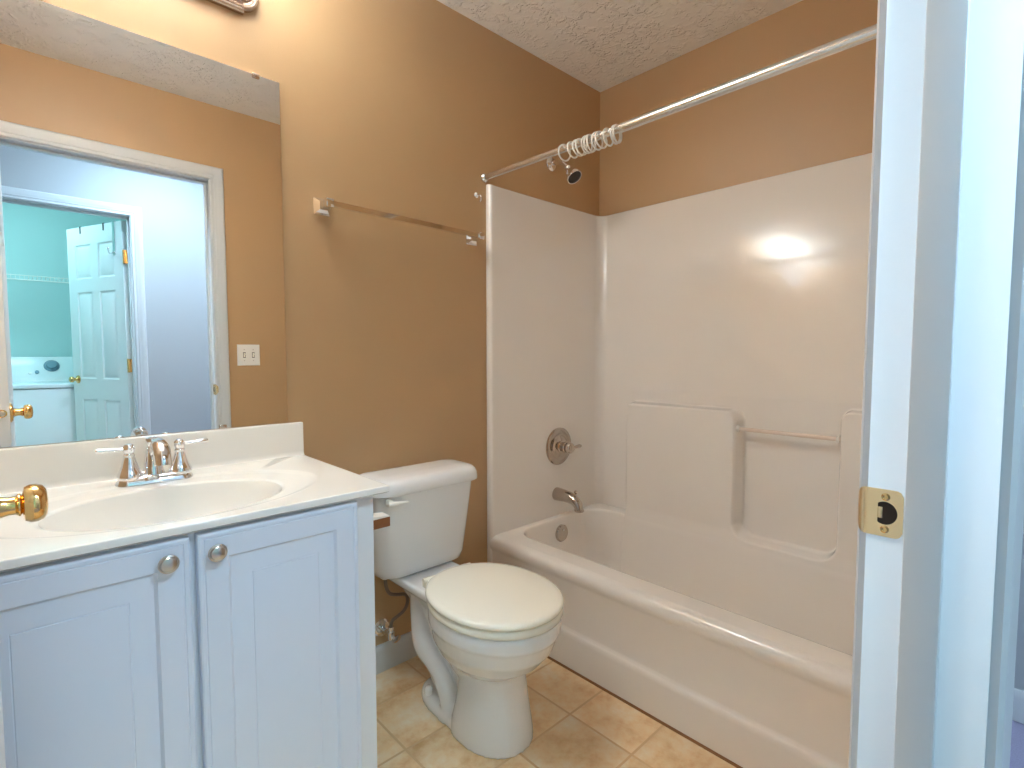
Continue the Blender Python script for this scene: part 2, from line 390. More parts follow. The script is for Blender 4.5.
def knob(parent, c, axis, m=m_brass, k=1.0):
    o = MB().lathe([(.032*k, 0), (.032*k, .003), (.028*k, .007), (.016*k, .009), (.0135*k, .011), (.0115*k, .018), (.0115*k, .025), (.0145*k, .028), (.0145*k, .0295), (.0115*k, .031), (.0215*k, .0335), (.0243*k, .039), (.0243*k, .045), (.0220*k, .051), (.017*k, .0545), (.006*k, .056)], c, axis, 36)
    return o.obj('door_knob', m, parent, label='polished brass door knob')
SIXR = [(0, 0), (.006, -.006), (.014, -.0075), (.034, -.0015)]
def six_panel(mb, O, U, V, N, w, h):
    st, mu = .115*w/.762, .10*w/.762; pw = (w-2*st-mu)/2
    us = [0, st, st+pw, st+pw+mu, w-st, w]; vs = [0, .20, .80, .95, 1.57, 1.665, h-.125, h]
    panel_face(mb, O, U, V, N, us, vs, {(i, j) for i in (1, 3) for j in (1, 3, 5)}, SIXR)
def door_leaf(O, U, N, w, h, t, z0, name, label):
    """leaf whose front face starts at O, width along U, faces N; returns root with leaf mesh"""
    O, U, N = Vector(O), Vector(U).normalized(), Vector(N).normalized(); V = Vector((0, 0, 1))
    r = root(name, O, label, 'door', kind='structure')
    mb = MB(); six_panel(mb, O+V*z0, U, V, N, w, h)
    B = O + V*z0 - N*t; six_panel(mb, B, U, V, -N, w, h)
    A = O + V*z0
    def q(*p): mb.bm.faces.new([mb.bm.verts.new(x) for x in p])
    q(A, A+V*h, B+V*h, B); q(A+U*w, B+U*w, B+U*w+V*h, A+U*w+V*h); q(A+V*h, A+U*w+V*h, B+U*w+V*h, B+V*h); q(A, B, B+U*w, A+U*w)
    mb.obj('door_panel', m_door, r, ang=20, weld=False)
    return r
def hinge(parent, c, U, N, m=m_brass):
    c, U, N = Vector(c), Vector(U), Vector(N)
    mb = MB()
    mb.lathe([(.006, -.047), (.0075, -.045), (.006, -.043), (.006, .043), (.0075, .045), (.006, .047)], c, (0, 0, 1), 12)
    for d in (U, N):
        a = c; o = Vector((0, 0, 1))
        e = Vector((-d.y, d.x, 0))*.0012
        R = [[a+o*z+e*s+d*q for z, s in ((-.045, -1), (.045, -1), (.045, 1), (-.045, 1))] for q in (0, .03)]
        mb.loft(R, True, True, True)
    return mb.obj('hinge', m, parent, label='brass hinge')
# bathroom door, standing open at a right angle on the left of the doorway
XD = -2.187
bd = door_leaf((XD, -1.478, 0), (0, 1, 0), (1, 0, 0), .806, 2.03, .035, .012, 'door_1', 'white six panel bathroom door standing open at the left')
knob(bd, (XD, -.737, .947), (1, 0, 0)); knob(bd, (XD-.035, -.737, .947), (-1, 0, 0))
lt = MB().lathe([(.0125, -.001), (.0125, .0012), (.010, .0015)], (XD-.0175, -.672, .95), (0, 1, 0), 24).obj('latch_faceplate', m_brass, bd)
MB().lathe([(.0085, 0), (.0085, .004), (.006, .007)], (XD-.0175, -.6705, .95), (0, 1, 0), 18).obj('latch_bolt', m_nickel, lt)
for z in (.25, 1.05, 1.82): hinge(bd, (XHG+.006, -1.474, z), (1, 0, 0), (0, -1, 0))

# laundry doorway across the hall, seen in the mirror
lf = root('trim_2', ((LDA+LDB)/2, (YHF+YL)/2, 0), 'white door frame and casing around the laundry doorway in the mirror', 'door frame', kind='structure')
jamb(LDA, LDB, ZT, YL, YHF, -2.735, -2.70, lf)
casing(LDA, LDB, ZT, YHF, 1, lf, 'casing'); casing(LDA, LDB, ZT, YL, -1, lf, 'casing')
th = math.atan2(-.575, -.25)
LU = Vector((math.cos(th), math.sin(th), 0)); LN = Vector((LU.y, -LU.x, 0))
if LN.y < 0: LN = -LN
LO = Vector((LDB-.030, YL-.012, 0))
ld = door_leaf(LO, LU, LN, .64, 2.03, .035, .012, 'door_2', 'white six panel laundry door half open, seen in the mirror')
kc = LO + LU*.58 + Vector((0, 0, .955)); knob(ld, kc, LN, k=.9); knob(ld, kc-LN*.035, -LN, k=.9)
for z in (.25, 1.06, 1.80): hinge(ld, LO + Vector((.004, .008, z)), -LN, Vector((1, .2, 0)).normalized())

# ------------------------------------------------------------------ bathtub and shower surround, one moulded unit
W = .752; ZR = .374; ST = 1.823; YE = YF
tub = root('bathtub', (-.376, -.74, 0), 'almond one piece fiberglass bathtub with tall glossy shower walls', 'bathtub')
# surround walls: plan polyline from the front edge round to the far end wall
plan = [(-W, -.002), (-W-.001, -.012)]
for k in range(7):
    a = PI + k/6*PI/2; plan.append((-W+.012+.013*math.cos(a), -.016+.013*math.sin(a)))
plan += [(-.72, -.0265), (-.68, -.024), (-.45, -.0235), (-.25, -.0235)]
RC = .045
for k in range(11):
    a = PI/2 - k/10*PI/2; plan.append((-.0145-RC+RC*math.cos(a), -.0235-RC+RC*math.sin(a)))
nside = len(plan)
plan += [(-.0145, -.3), (-.0145, -.7), (-.0145, -1.1)]
for k in range(11):
    a = -k/10*PI/2; plan.append((-.0145-RC+RC*math.cos(a), YE+.0235+RC+RC*math.sin(a)))
nback = len(plan)
plan += [(-.45, YE+.0235), (-.68, YE+.024), (-.72, YE+.0265)]
for k in range(7):
    a = PI/2 + k/6*PI/2; plan.append((-W+.012+.013*math.cos(a), YE+.016+.013*math.sin(a)))
plan += [(-W-.001, YE+.012), (-W, YE+.002)]
def wallward(i, f):
    x, y = plan[i]
    if i < nside-11: return (x, y+(-.001-y)*f)
    if i < nside:
        k = (i-(nside-11))/10; tx, ty = x, -.001
        return (x+(-.001-x)*f*k, y+(-.001-y)*f*(1-k))
    if i < nback-11: return (x+(-.001-x)*f, y)
    if i < nback:
        k = (i-(nback-11))/10; return (x+(-.001-x)*f*(1-k), y+(YE+.001-y)*f*k)
    return (x, y+(YE+.001-y)*f)
rings = []
for z, f in ((0, 0), (ST-.006, 0), (ST-.002, .10), (ST, .25), (ST, 1.0)):
    rings.append([Vector((*wallward(i, f), z)) for i in range(len(plan))])
MB().loft(rings, False).obj('surround_wall', m_fiber, tub, ang=50)
# moulded shelf relief of the long wall (raised left part, recessed niche, raised right part)
def sdrr(y, z, y0, y1, z0, z1, r):
    cy, cz = (y0+y1)/2, (z0+z1)/2; qy = abs(y-cy)-(y1-y0)/2+r; qz = abs(z-cz)-(z1-z0)/2+r
    return math.hypot(max(qy, 0), max(qz, 0)) + min(max(qy, qz), 0) - r
DP = .074
def relief(y, z):
    a = sdrr(y, z, -.752, -.232, .0, .908, .045) if y < -.45 else sdrr(y, z, -.80, -.232, .0, .908, .014)
    c = sdrr(y, z, -1.60, -1.112, .0, .938, .035)
    nic = sdrr(y, z, -1.112, -.752, .398, 1.6, .06)
    b = sdrr(y, z, -1.60, -.232, -.2, .55, .014)
    lower = max(b, -nic)
    d = min(a, c, lower)
    q = min(max((.006-d)/.012, 0), 1); q = q*q*(3-2*q)
    d0 = DP*q
    k = min(max((.43-z)/.08, 0), 1); k = k*k*(3-2*k)
    if q > .0: d0 += q*(k*.010 + max(0, .374-z)*.13)
    return d0
ys = []; y = -.215
while y > -1.43: ys.append(y); y -= .005
zs_ = []; z = .075
while z < .965: zs_.append(z); z += .004
MB().loft([[Vector((-.0149-relief(y, z), y, z)) for y in ys] for z in zs_], False).obj('wall_relief', m_fiber, tub, ang=80, weld=False)
# grab bar across the niche
gb = MB().tube([(-.070, -.748, .838), (-.070, -1.116, .838)], .008, 16)
gbo = gb.obj('grab_bar', mat('almond_plastic_bar', srgb(232, 214, 200), .2), tub)
MB().lathe([(.014, 0), (.014, .006), (.009, .010)], (-.070, -.752, .838), (0, -1, 0), 20).obj('bar_end', m_fiber, gbo)
MB().lathe([(.014, 0), (.014, .006), (.009, .010)], (-.070, -1.112, .838), (0, 1, 0), 20).obj('bar_end', m_fiber, gbo)
# deck and basin
BX0, BX1, BY0, BY1 = -.640, -.0905, -1.40, -.050
dk = [rrect(-.722, -.012, YE+.01, -.018, .002, ZR, 8)]
for ins, z, r in ((-.010, ZR, .11), (-.004, ZR-.0015, .107), (.001, ZR-.006, .104), (.004, ZR-.014, .10), (.008, .33, .10), (.016, .24, .10), (.03, .14, .10), (.045, .10, .10), (.075, .072, .09), (.115, .062, .08)):
    dk.append(rrect(BX0+ins, BX1-ins*.7, BY0+ins*2.0, BY1-ins*.7, r, z, 8))
MB().loft(dk, True, False, True).obj('basin', m_fiber, tub, ang=60)
AP = [(-.722, ZR), (-.738, ZR-.003), (-.749, ZR-.011), (-.754, ZR-.024), (-.754, ZR-.040), (-.750, ZR-.052), (-.746, ZR-.064), (-.745, .20), (-.745, .150), (-.746, .142), (-.751, .135), (-.755, .127), (-.756, .115), (-.756, 0)]
MB().loft([[Vector((x, y, z)) for x, z in AP] for y in (-.020, -.4, -.8, -1.2, YE+.012)], False).obj('apron', m_fiber, tub, ang=60)
MB().loft([[Vector((-.7565+dx, y, z)) for dx, z in ((0, .006), (-.003, .005), (-.006, 0))] for y in (-.02, YE+.02)], False).obj('caulk_line', m_caulk, tub)
MB().lathe([(.032, 0), (.032, .002), (.020, .003), (.018, .001)], (-.36, -.22, .0625), (0, 0, 1), 24).obj('drain', m_chrome, tub)

# fittings on the plumbing wall
YW = -.0237
sv = root('shower_valve', (-.327, YW, .704), 'chrome round shower valve with lever handle on the tub wall', 'shower valve')
MB().lathe([(.088, 0), (.088, .003), (.083, .008), (.072, .011), (.060, .010), (.052, .008), (.046, .010), (.040, .014)], (-.327, YW, .704), (0, -1, 0), 48).obj('escutcheon', m_warm, sv)
MB().lathe([(.026, .006), (.027, .020), (.022, .024), (.022, .042), (.027, .045), (.028, .050), (.024, .054)], (-.327, YW, .704), (0, -1, 0), 32).obj('sleeve', m_warm, sv)
hb = MB().lathe([(.019, .052), (.024, .058), (.026, .068), (.024, .078), (.017, .085), (.006, .088)], (-.327, YW, .704), (0, -1, 0), 32)
hb.tube([(-.31, YW-.070, .704), (-.295, YW-.071, .7045), (-.278, YW-.073, .7055), (-.262, YW-.074, .7065), (-.252, YW-.074, .707)], [.007, .006, .0075, .009, .0055], 16)
hb.obj('lever_handle', m_warm, sv)
ts = root('tub_spout', (-.339, YW, .477), 'chrome curved tub spout below the shower valve', 'tub spout')
MB().tube([(-.339, YW, .479), (-.339, YW-.006, .479), (-.339, YW-.05, .479), (-.339, YW-.095, .476), (-.339, YW-.122, .463), (-.339, YW-.134, .443), (-.339, YW-.137, .428)], [.031, .031, .028, .025, .0225, .020, .020], 28, 2).obj('spout_body', m_warm, ts)
MB().lathe([(.021, 0), (.0225, .002), (.0225, .008), (.020, .010)], (-.339, YW-.137, .424), (0, 0, 1), 24).obj('spout_tip', m_warm, ts)
MB().lathe([(.005, 0), (.004, .012), (.008, .016), (.009, .021), (.006, .026)], (-.339, YW-.112, .490), (0, -.25, 1), 18).obj('diverter_knob', m_warm, ts)
op = root('overflow_plate', (-.344, -.058, .285), 'small round chrome overflow plate inside the bathtub under the spout', 'overflow plate')
MB().lathe([(.040, -.004), (.040, .004), (.036, .009), (.020, .012), (.004, .0125)], (-.344, -.060, .300), (0, -1, .03), 36).obj('plate', m_warm, op)
MB().lathe([(.004, 0), (.004, .0025), (.002, .003)], (-.344, -.0715, .318), (0, -1, 0), 14).obj('screw', m_chrome, op)
sh = root('showerhead', (-.361, 0, 2.0), 'chrome shower head on a bent arm above the tub wall', 'shower head')
MB().lathe([(.032, 0), (.032, .003), (.027, .009), (.015, .013), (.011, .014)], (-.361, -.0005, 2.002), (0, -1, 0), 32).obj('flange', m_chrome, sh)
MB().tube([(-.361, -.005, 2.002), (-.361, -.03, 2.002), (-.361, -.06, 1.996), (-.361, -.085, 1.975), (-.361, -.098, 1.962)], .0095, 18, 2).obj('shower_arm', m_chrome, sh)
hd = Vector((0, -.62, -.78)).normalized()
hdo = MB().lathe([(.010, 0), (.013, .004), (.014, .012), (.011, .018), (.014, .024), (.022, .034), (.030, .050), (.0355, .064), (.0365, .070), (.0345, .074), (.0315, .073), (.030, .066)], Vector((-.361, -.095, 1.966)), hd, 36, caps=(True, False)).obj('spray_head', m_chrome, sh)
MB().lathe([(.031, 0), (.031, -.002), (.010, .001)], Vector((-.361, -.095, 1.966))+hd*.0675, hd, 30).obj('spray_face', m_darkface, hdo, label='dark spray face')

# shower curtain rod and rings
rd = root('shower_curtain_rod', (-.761, -.74, 1.84), 'long straight silver shower curtain rod over the bathtub front', 'curtain rod')
MB().tube([(-.761, -.004, 1.849), (-.761, -.66, 1.841)], .0115, 24).obj('inner_tube', m_satin, rd)
MB().tube([(-.761, -.655, 1.841), (-.761, -.664, 1.841), (-.761, -1.476, 1.842)], [.0122, .0140, .0140], 24).obj('outer_tube', m_satin, rd)
MB().lathe([(.0195, 0), (.0195, .006), (.016, .012), (.013, .016)], (-.761, -.0005, 1.849), (0, -1, 0), 28).obj('end_flange', m_chrome, rd)
MB().lathe([(.0195, 0), (.0195, .006), (.016, .012), (.0145, .016)], (-.761, YF+.0005, 1.842), (0, 1, 0), 28).obj('end_flange', m_chrome, rd)
ring_y = [-.430, -.471, -.496, -.508, -.528, -.538, -.549, -.570, -.590, -.616, -.640, -.650]
first = None
for i, y in enumerate(ring_y):
    tilt = Vector((random.uniform(-.10, .10) + .03, 1, random.uniform(-.16, .05)))
    ztop = 1.849 - .0122*abs(y) + (.0115 if y > -.66 else .0140)
    zc = ztop + .0017 - .0265
    if first is None:
        o = MB().torus((0, 0, 0), (0, 1, 0), .0265, .0029, 36, 10).obj('curtain_ring', m_white); first = o
    else:
        o = first.copy(); COL.objects.link(o)
    o.location = (-.761, y, zc - .0265*.0); o.rotation_euler = (random.uniform(-.16, .10), 0, random.uniform(-.22, .12) + .05)
    # mesh origin is its base point: lift by the local offset
    o['label'] = 'white plastic curtain ring hanging bunched on the shower rod'
    if i == 0: o['label'] = 'white curtain ring hanging apart at the wall end of the bunch'
    if i == 11: o['label'] = 'white curtain ring at the near end of the bunch on the rod'
    o['category'] = 'curtain ring'; o['group'] = 'curtain rings on the shower rod'
for o in bpy.data.objects:
    if o.name.startswith('curtain_ring'): o.location.z -= .0265+.0029

# ------------------------------------------------------------------ toilet
TX = -1.152
tl = root('toilet', (TX, -.40, 0), 'white two piece toilet with closed cream lid between vanity and bathtub', 'toilet')
bm_ = MB()
# bowl and front column
bowl = []
for z, a, cy, bf_, bb_, e in ((.170, .084, -.47, .104, .15, 2.2), (.210, .098, -.47, .122, .16, 2.2), (.228, .118, -.475, .148, .18, 2.1), (.256, .143, -.485, .176, .20, 2.0), (.296, .165, -.493, .201, .21, 2.0), (.340, .176, -.497, .214, .215, 2.0), (.349, .181, -.498, .219, .22, 2.0), (.372, .182, -.498, .220, .22, 2.0), (.387, .179, -.498, .217, .22, 2.0), (.391, .171, -.498, .209, .212, 2.0)):
    bowl.append(sell(TX, cy, a, bf_, bb_, z, 48, e))
bm_.loft(bowl, True, True, True)
col = []
for z, a, cy, bf_, bb_, e in ((0, .113, -.47, .157, .11, 2.2), (.03, .112, -.47, .154, .10, 2.2), (.10, .104, -.475, .136, .085, 2.2), (.17, .096, -.48, .119, .08, 2.2), (.22, .092, -.485, .106, .08, 2.2), (.26, .084, -.485, .096, .08, 2.2)):
    col.append(sell(TX, cy, a, bf_, bb_, z, 48, e))
bm_.loft(col, True, True, True)
# foot plate
foot = []
for z, g in ((0, 0), (.018, 0), (.028, .004), (.033, .014), (.034, .03)):
    foot.append(sell(TX, -.36, .101-g, .258-g, .175-g, z, 48, 2.7))
bm_.loft(foot, True, True, True)
# rear body and tank platform
rear = []
for z, a, y0, y1, r in ((.02, .040, -.44, -.21, .035), (.12, .038, -.45, -.16, .035), (.22, .042, -.45, -.12, .035), (.29, .052, -.42, -.085, .04), (.330, .072, -.40, -.06, .045), (.352, .098, -.38, -.045, .045), (.366, .113, -.37, -.04, .045), (.383, .113, -.37, -.04, .045), (.389, .106, -.36, -.046, .04)):
    rear.append(rrect(TX-a, TX+a, y0, y1, r, z, 8))
bm_.loft(rear, True, True, True)
for sx in (-1, 1):
    bm_.tube([(TX+sx*.034, -.150, .335), (TX+sx*.044, -.165, .295), (TX+sx*.050, -.180, .250), (TX+sx*.058, -.198, .205), (TX+sx*.064, -.225, .170), (TX+sx*.064, -.268, .150), (TX+sx*.064, -.315, .122), (TX+sx*.064, -.350, .080), (TX+sx*.062, -.368, .030), (TX+sx*.06, -.37, .005)],
             [.030, .032, .033, .034, .036, .031, .029, .030, .033, .034], 20, 2)
bo = bm_.obj('bowl', m_porc, tl, ang=180, weld=False)
rm = bo.modifiers.new('r', 'REMESH'); rm.mode = 'VOXEL'; rm.voxel_size = .0042
sm = bo.modifiers.new('s', 'SMOOTH'); sm.factor = .5; sm.iterations = 6
dg = bpy.context.evaluated_depsgraph_get()
me = bpy.data.meshes.new_from_object(bo.evaluated_get(dg)); me.name = 'bowl'
bo.modifiers.clear(); bo.data = me
for p in me.polygons: p.use_smooth = True
if not me.materials: me.materials.append(m_porc)
for sx in (-1, 1):
    MB().lathe([(.0135, 0), (.0135, .012), (.0125, .020), (.008, .025), (.002, .0265)], (TX+sx*.075, -.262, .031), (0, 0, 1), 20).obj('bolt_cap', m_porc, tl)
# tank
tk = []
for z, a, yf, r in ((.392, .132, -.145, .05), (.395, .149, -.160, .06), (.402, .160, -.169, .06), (.425, .166, -.175, .058), (.56, .179, -.186, .055), (.688, .190, -.196, .052)):
    tk.append(rrect2(TX-a-.012, TX+a, yf, -.020, r, .032, z, 8))
MB().loft(tk, True, True, True).obj('tank', m_porc, tl, ang=60)
ldr = []
for z, g, r in ((.686, .004, .070), (.688, 0, .072), (.700, -.001, .075), (.714, .001, .075), (.724, .006, .075), (.732, .016, .07), (.737, .034, .06), (.7395, .075, .04)):
    q = rrect2(TX-.225+g, TX+.213-g, -.212+g, -.014-g*.5, max(r-g*.4, .012), .034, z, 8)
    ldr.append(q)
MB().loft(ldr, True, True, True).obj('tank_lid', m_porc, tl, ang=60)
# flush lever on the left of the tank front
fl = MB().lathe([(.013, 0), (.013, .006), (.009, .010), (.007, .014)], (TX-.172, -.193, .668), (0, -1, 0), 20)
fl.tube([(TX-.182, -.210, .668), (TX-.165, -.214, .667), (TX-.135, -.213, .665), (TX-.112, -.212, .663)], [.011, .010, .0065, .004], 16, 1, flat=.7)
fl.obj('flush_lever', m_white, tl, label='white flush lever')
# seat ring and lid
def egg(a, f, b, z, e=2.05): return sell(TX, -.498, a, f, b, z, 64, e)
st_ = [egg(.170, .208, .20, .3915), egg(.182, .221, .215, .393), egg(.185, .224, .217, .399), egg(.184, .223, .216, .408), egg(.178, .217, .21, .4125), egg(.12, .15, .14, .4125), egg(.112, .14, .13, .405), egg(.115, .145, .135, .3925), egg(.170, .208, .20, .3915)]
MB().loft(st_, True).obj('seat', m_seat, tl, ang=70)
lr = [egg(.176, .214, .215, .4165), egg(.183, .2215, .222, .418), egg(.1865, .225, .2255, .423), egg(.1855, .224, .2245, .429), egg(.180, .2185, .219, .4335), egg(.165, .203, .204, .436), egg(.10, .13, .13, .4385), egg(.03, .04, .04, .439)]
MB().loft(lr, True, True, True).obj('lid', m_seat, tl, ang=70, label='closed cream lid')
for sx in (-1, 1):
    MB().box(TX+sx*.073-.016, TX+sx*.073+.016, -.286, -.250, .387, .418, bev=.006, seg=3).tube([(TX+sx*.073-.022, -.268, .414), (TX+sx*.073+.022, -.268, .414)], .008, 14).obj('seat_hinge', m_seat, tl)
# water supply stop on the wall
vs_ = root('water_supply_valve', (-1.262, 0, .15), 'chrome shutoff valve with braided hose on the wall behind the toilet', 'valve')
VX, VZ = -1.250, .157
MB().lathe([(.032, 0), (.032, .002), (.027, .008), (.014, .011)], (VX, -.0005, VZ), (0, -1, 0), 28).obj('escutcheon', m_chrome, vs_)
MB().tube([(VX, -.008, VZ), (VX, -.070, VZ)], .008, 14).lathe([(.011, -.014), (.012, -.006), (.012, .012), (.009, .016), (.0105, .018), (.0105, .030)], (VX, -.066, VZ), (0, 0, 1), 18).obj('valve_body', m_chrome, vs_)
MB().tube([(VX, -.07, VZ), (VX+.004, -.092, VZ-.004)], .004, 10).lathe([(.007, -.004), (.018, -.003), (.019, 0), (.018, .003), (.007, .004)], (VX+.004, -.095, VZ-.004), (.15, -1, -.1), 22, sx=1, sy=.65).obj('oval_handle', m_chrome, vs_)
MB().tube([(VX, -.066, VZ+.030), (VX+.004, -.066, VZ+.050), (VX+.028, -.067, VZ+.058), (VX+.055, -.070, VZ+.072), (VX+.067, -.072, VZ+.102), (VX+.055, -.080, VZ+.136), (VX+.015, -.086, VZ+.146), (VX-.018, -.09, VZ+.160), (VX-.032, -.092, VZ+.192), (VX-.034, -.092, VZ+.228)], .0058, 14, 2).obj('hose', m_hose, vs_)
MB().lathe([(.010, 0), (.014, .004), (.017, .006), (.017, .014)], (VX-.034, -.092, VZ+.220), (0, 0, 1), 12).obj('coupling_nut', m_white, vs_)

# ------------------------------------------------------------------ vanity
vc = root('vanity_cabinet', (-1.93, -.28, 0), 'white two door vanity cabinet under the sink counter', 'cabinet')
CX0, CX1 = -2.330, -1.549
side = [(-.005, 0), (-.445, 0), (-.445, .105), (-.515, .105), (-.515, .8065), (-.005, .8065)]
cb = MB().prism(side, 'x', CX1-.016, CX1).prism(side, 'x', CX0, CX0+.016)
cb.box(CX0+.016, CX1-.016, -.50, -.008, .108, .122).box(CX0+.016, CX1-.016, -.452, -.442, 0, .108).box(CX0+.016, CX1-.016, -.012, -.006, .12, .66)
# face frame
for a in ((CX0+.016, CX0+.06, .122, .8065), (CX1-.06, CX1-.016, .122, .8065), (CX0+.06, CX1-.06, .755, .8065), (CX0+.06, CX1-.06, .106, .14), (-1.952, -1.905, .14, .755)):
    cb.box(a[0], a[1], -.515, -.497, a[2], a[3])
cb.obj('carcass', m_frame, vc)
def cab_door(x0, x1, z0, z1, kx):
    mb = MB(); w_, h_ = x1-x0, z1-z0; yb = -.5162; t = .019
    O = Vector((x0, yb, z0))
    R = [(0, 0), (0, t-.004), (.0012, t-.0014), (.004, t), (.0095, t), (.0105, t-.0016), (.0120, t-.0016), (.0130, t), (.052, t), (.0545, t-.003), (.0575, t-.0065), (.0605, t-.0065), (.094, t-.0014), (.0945, t-.0024), (.0958, t-.0024), (.0965, t-.0008), (.098, t-.0006)]
    rect_rings(mb, O, (1, 0, 0), (0, 0, 1), (0, -1, 0), w_, h_, R)
    mb.bm.faces.new([mb.bm.verts.new(O+Vector((a, 0, b))) for a, b in ((0, 0), (0, h_), (w_, h_), (w_, 0))])
    d = mb.obj('door', m_foil, vc, ang=22)
    kb = MB().lathe([(.0085, -.001), (.0075, .005), (.0065, .011), (.0105, .0135), (.0160, .0150), (.0170, .0170), (.0165, .0190), (.0145, .0200), (.0135, .0196), (.0120, .0220), (.0065, .0243), (.0015, .0248)], (kx, yb-t, .761), (0, -1, 0), 32)
    kb.obj('knob', m_nickel, d, label='brushed nickel round knob')
cab_door(-2.276, -1.935, .126, .797, -1.972)
cab_door(-1.923, -1.598, .126, .797, -1.893)

vt = root('sink_counter', (-1.93, -.28, .807), 'off white vanity counter with moulded oval sink and backsplash', 'countertop')
TX0, TX1, TY0, TY1, TZ, TB = -2.343, -1.5205, -.545, -.002, .8245, .807
SCX, SCY = -1.920, -.325
angs = [2*PI*k/120 for k in range(120)]
def rect_hit(a, g=0):
    c, s = math.cos(a), math.sin(a)
    tx = ((TX1-g-SCX)/c if c > 0 else (TX0+g-SCX)/c) if abs(c) > 1e-9 else 1e9
    ty = ((TY1-SCY)/s if s > 0 else (TY0+g-SCY)/s) if abs(s) > 1e-9 else 1e9
    q = min(tx, ty); return (SCX+c*q, SCY+s*q)
corner = [math.atan2(y-SCY, x-SCX) % (2*PI) for x in (TX0, TX1) for y in (TY0, TY1)]
for ca in corner:
    k = min(range(120), key=lambda i: abs(angs[i]-ca)); angs[k] = ca
def ell(a, cx, cy, ax, by): return (cx+ax*math.cos(a), cy+by*math.sin(a))
top = []
for g, z in ((.004, TB), (0, TB+.003), (0, TZ-.0028), (.0009, TZ-.0008), (.003, TZ), (.007, TZ)):
    top.append([Vector((*rect_hit(a, g), z)) for a in angs])
for (ax, by, cy, z) in ((.318, .2135, -.300, TZ), (.312, .2085, -.300, TZ-.0006), (.300, .200, -.302, TZ-.0032), (.286, .194, -.305, TZ-.0040), (.232, .168, -.324, TZ-.0044), (.226, .163, -.325, TZ-.0050), (.220, .158, -.325, TZ-.0080)):
    top.append([Vector((*ell(a, SCX, cy, ax, by), z)) for a in angs])
top.insert(0, [Vector((*ell(a, SCX, -.325, .240, .178), TB)) for a in angs])
MB().loft(top, True).obj('countertop', m_marble, vt, ang=50)
bs = []
for f, z in ((1, TZ-.0080), (.975, TZ-.016), (.95, TZ-.030), (.90, TZ-.055), (.82, TZ-.085), (.70, TZ-.110), (.52, TZ-.128), (.30, TZ-.137), (.10, TZ-.140)):
    bs.append([Vector((*ell(a, SCX, -.325+.02*(1-f), .220*f, .158*f), z)) for a in angs])
MB().loft(bs, True, False, True).obj('sink_basin', m_marble, vt, ang=60)
MB().lathe([(.022, 0), (.022, .002), (.017, .0035), (.014, .002), (.012, .006), (.003, .007)], (SCX, -.312, TZ-.1405), (0, 0, 1), 28).obj('drain', m_chrome, vt)
sp_ = [(-.002, .926), (-.016, .926), (-.0195, .9245), (-.021, .921), (-.021, .838), (-.0225, .830), (-.027, .824), (-.034, .8195), (-.042, TZ), (-.042, TZ-.004), (-.002, TZ-.004)]
MB().prism(sp_, 'x', TX0, TX1).obj('backsplash', m_marble, vt, ang=40)

# faucet
FX, FY, FZ = -1.9175, -.092, TZ-.003
fc = root('faucet', (FX, FY, FZ), 'chrome two handle faucet with curved spout behind the sink', 'faucet')
pl = []
for g, z in ((.0, 0), (.0, .004), (.003, .010), (.006, .016), (.010, .019)):
    pl.append(rrect(FX-.083+g, FX+.080-g, FY-.029+g, FY+.025-g, .026-g*.6, FZ+z, 8))
MB().loft(pl, True, True, True).obj('base_plate', m_chrome, fc, ang=50)
for sx in (-1, 1):
    hx = FX+sx*.0525
    hbz = MB().lathe([(.0265, .014), (.0270, .020), (.0255, .026), (.0235, .030), (.0175, .045), (.0130, .062), (.0115, .068), (.0125, .071), (.0120, .074), (.0095, .076), (.0115, .080), (.0130, .086), (.0120, .093), (.0075, .098), (.001, .0995)], (hx, FY, FZ), (0, 0, 1), 32).obj('handle', m_chrome, fc)
    ang_ = Vector((sx*.99, -.08 if sx < 0 else .02, .0)).normalized()
    a0 = Vector((hx, FY, FZ+.087)); MB().tube([a0+ang_*.008, a0+ang_*.016, a0+ang_*.045+Vector((0, 0, .001)), a0+ang_*.060+Vector((0, 0, .002)), a0+ang_*.065+Vector((0, 0, .002))], [.0045, .0040, .0050, .0062, .0040], 16).obj('lever', m_chrome, hbz)
body = MB().lathe([(.0240, .014), (.0245, .020), (.0220, .028), (.0200, .045), (.0165, .066), (.0140, .082), (.0115, .087), (.0115, .091), (.0140, .096), (.0150, .101), (.0130, .107), (.006, .1105), (.001, .111)], (FX-.004, FY+.006, FZ), (0, 0, 1), 32)
body.obj('center_body', m_chrome, fc)
MB().tube([(FX, FY+.002, FZ+.062), (FX, FY-.012, FZ+.078), (FX, FY-.034, FZ+.094), (FX, FY-.060, FZ+.099), (FX, FY-.084, FZ+.092), (FX, FY-.100, FZ+.076), (FX, FY-.105, FZ+.062), (FX, FY-.106, FZ+.056)], [.012, .0135, .0150, .0165, .0180, .0185, .0190, .0185], 24, 2).obj('spout', m_chrome, fc)

# mirror with its clips
mr = root('wall_mirror', (-1.95, -.004, .927), 'large frameless wall mirror above the vanity backsplash', 'mirror')
MB().box(-2.342, -1.5614, -.0065, -.0015, .9275, 1.943).obj('mirror_glass', m_mirror, mr)
def clip(x, z, sg):
    MB().box(x-.009, x+.009, -.010, -.001, z-.002, z+.012*sg if sg > 0 else z+.002, bev=.0015) if False else None
    z0, z1 = (z-.010, z+.003) if sg > 0 else (z-.0005, z+.010)
    MB().box(x-.010, x+.010, -.0105, -.0015, z0, z1, bev=.002).lathe([(.004, 0), (.004, .002), (.001, .003)], (x, -.0105, (z0+z1)/2), (0, -1, 0), 12).obj('mirror_clip', m_bronze, mr)
clip(-1.627, 1.943, 1); clip(-2.17, 1.943, 1); clip(-1.742, .9275, -1)

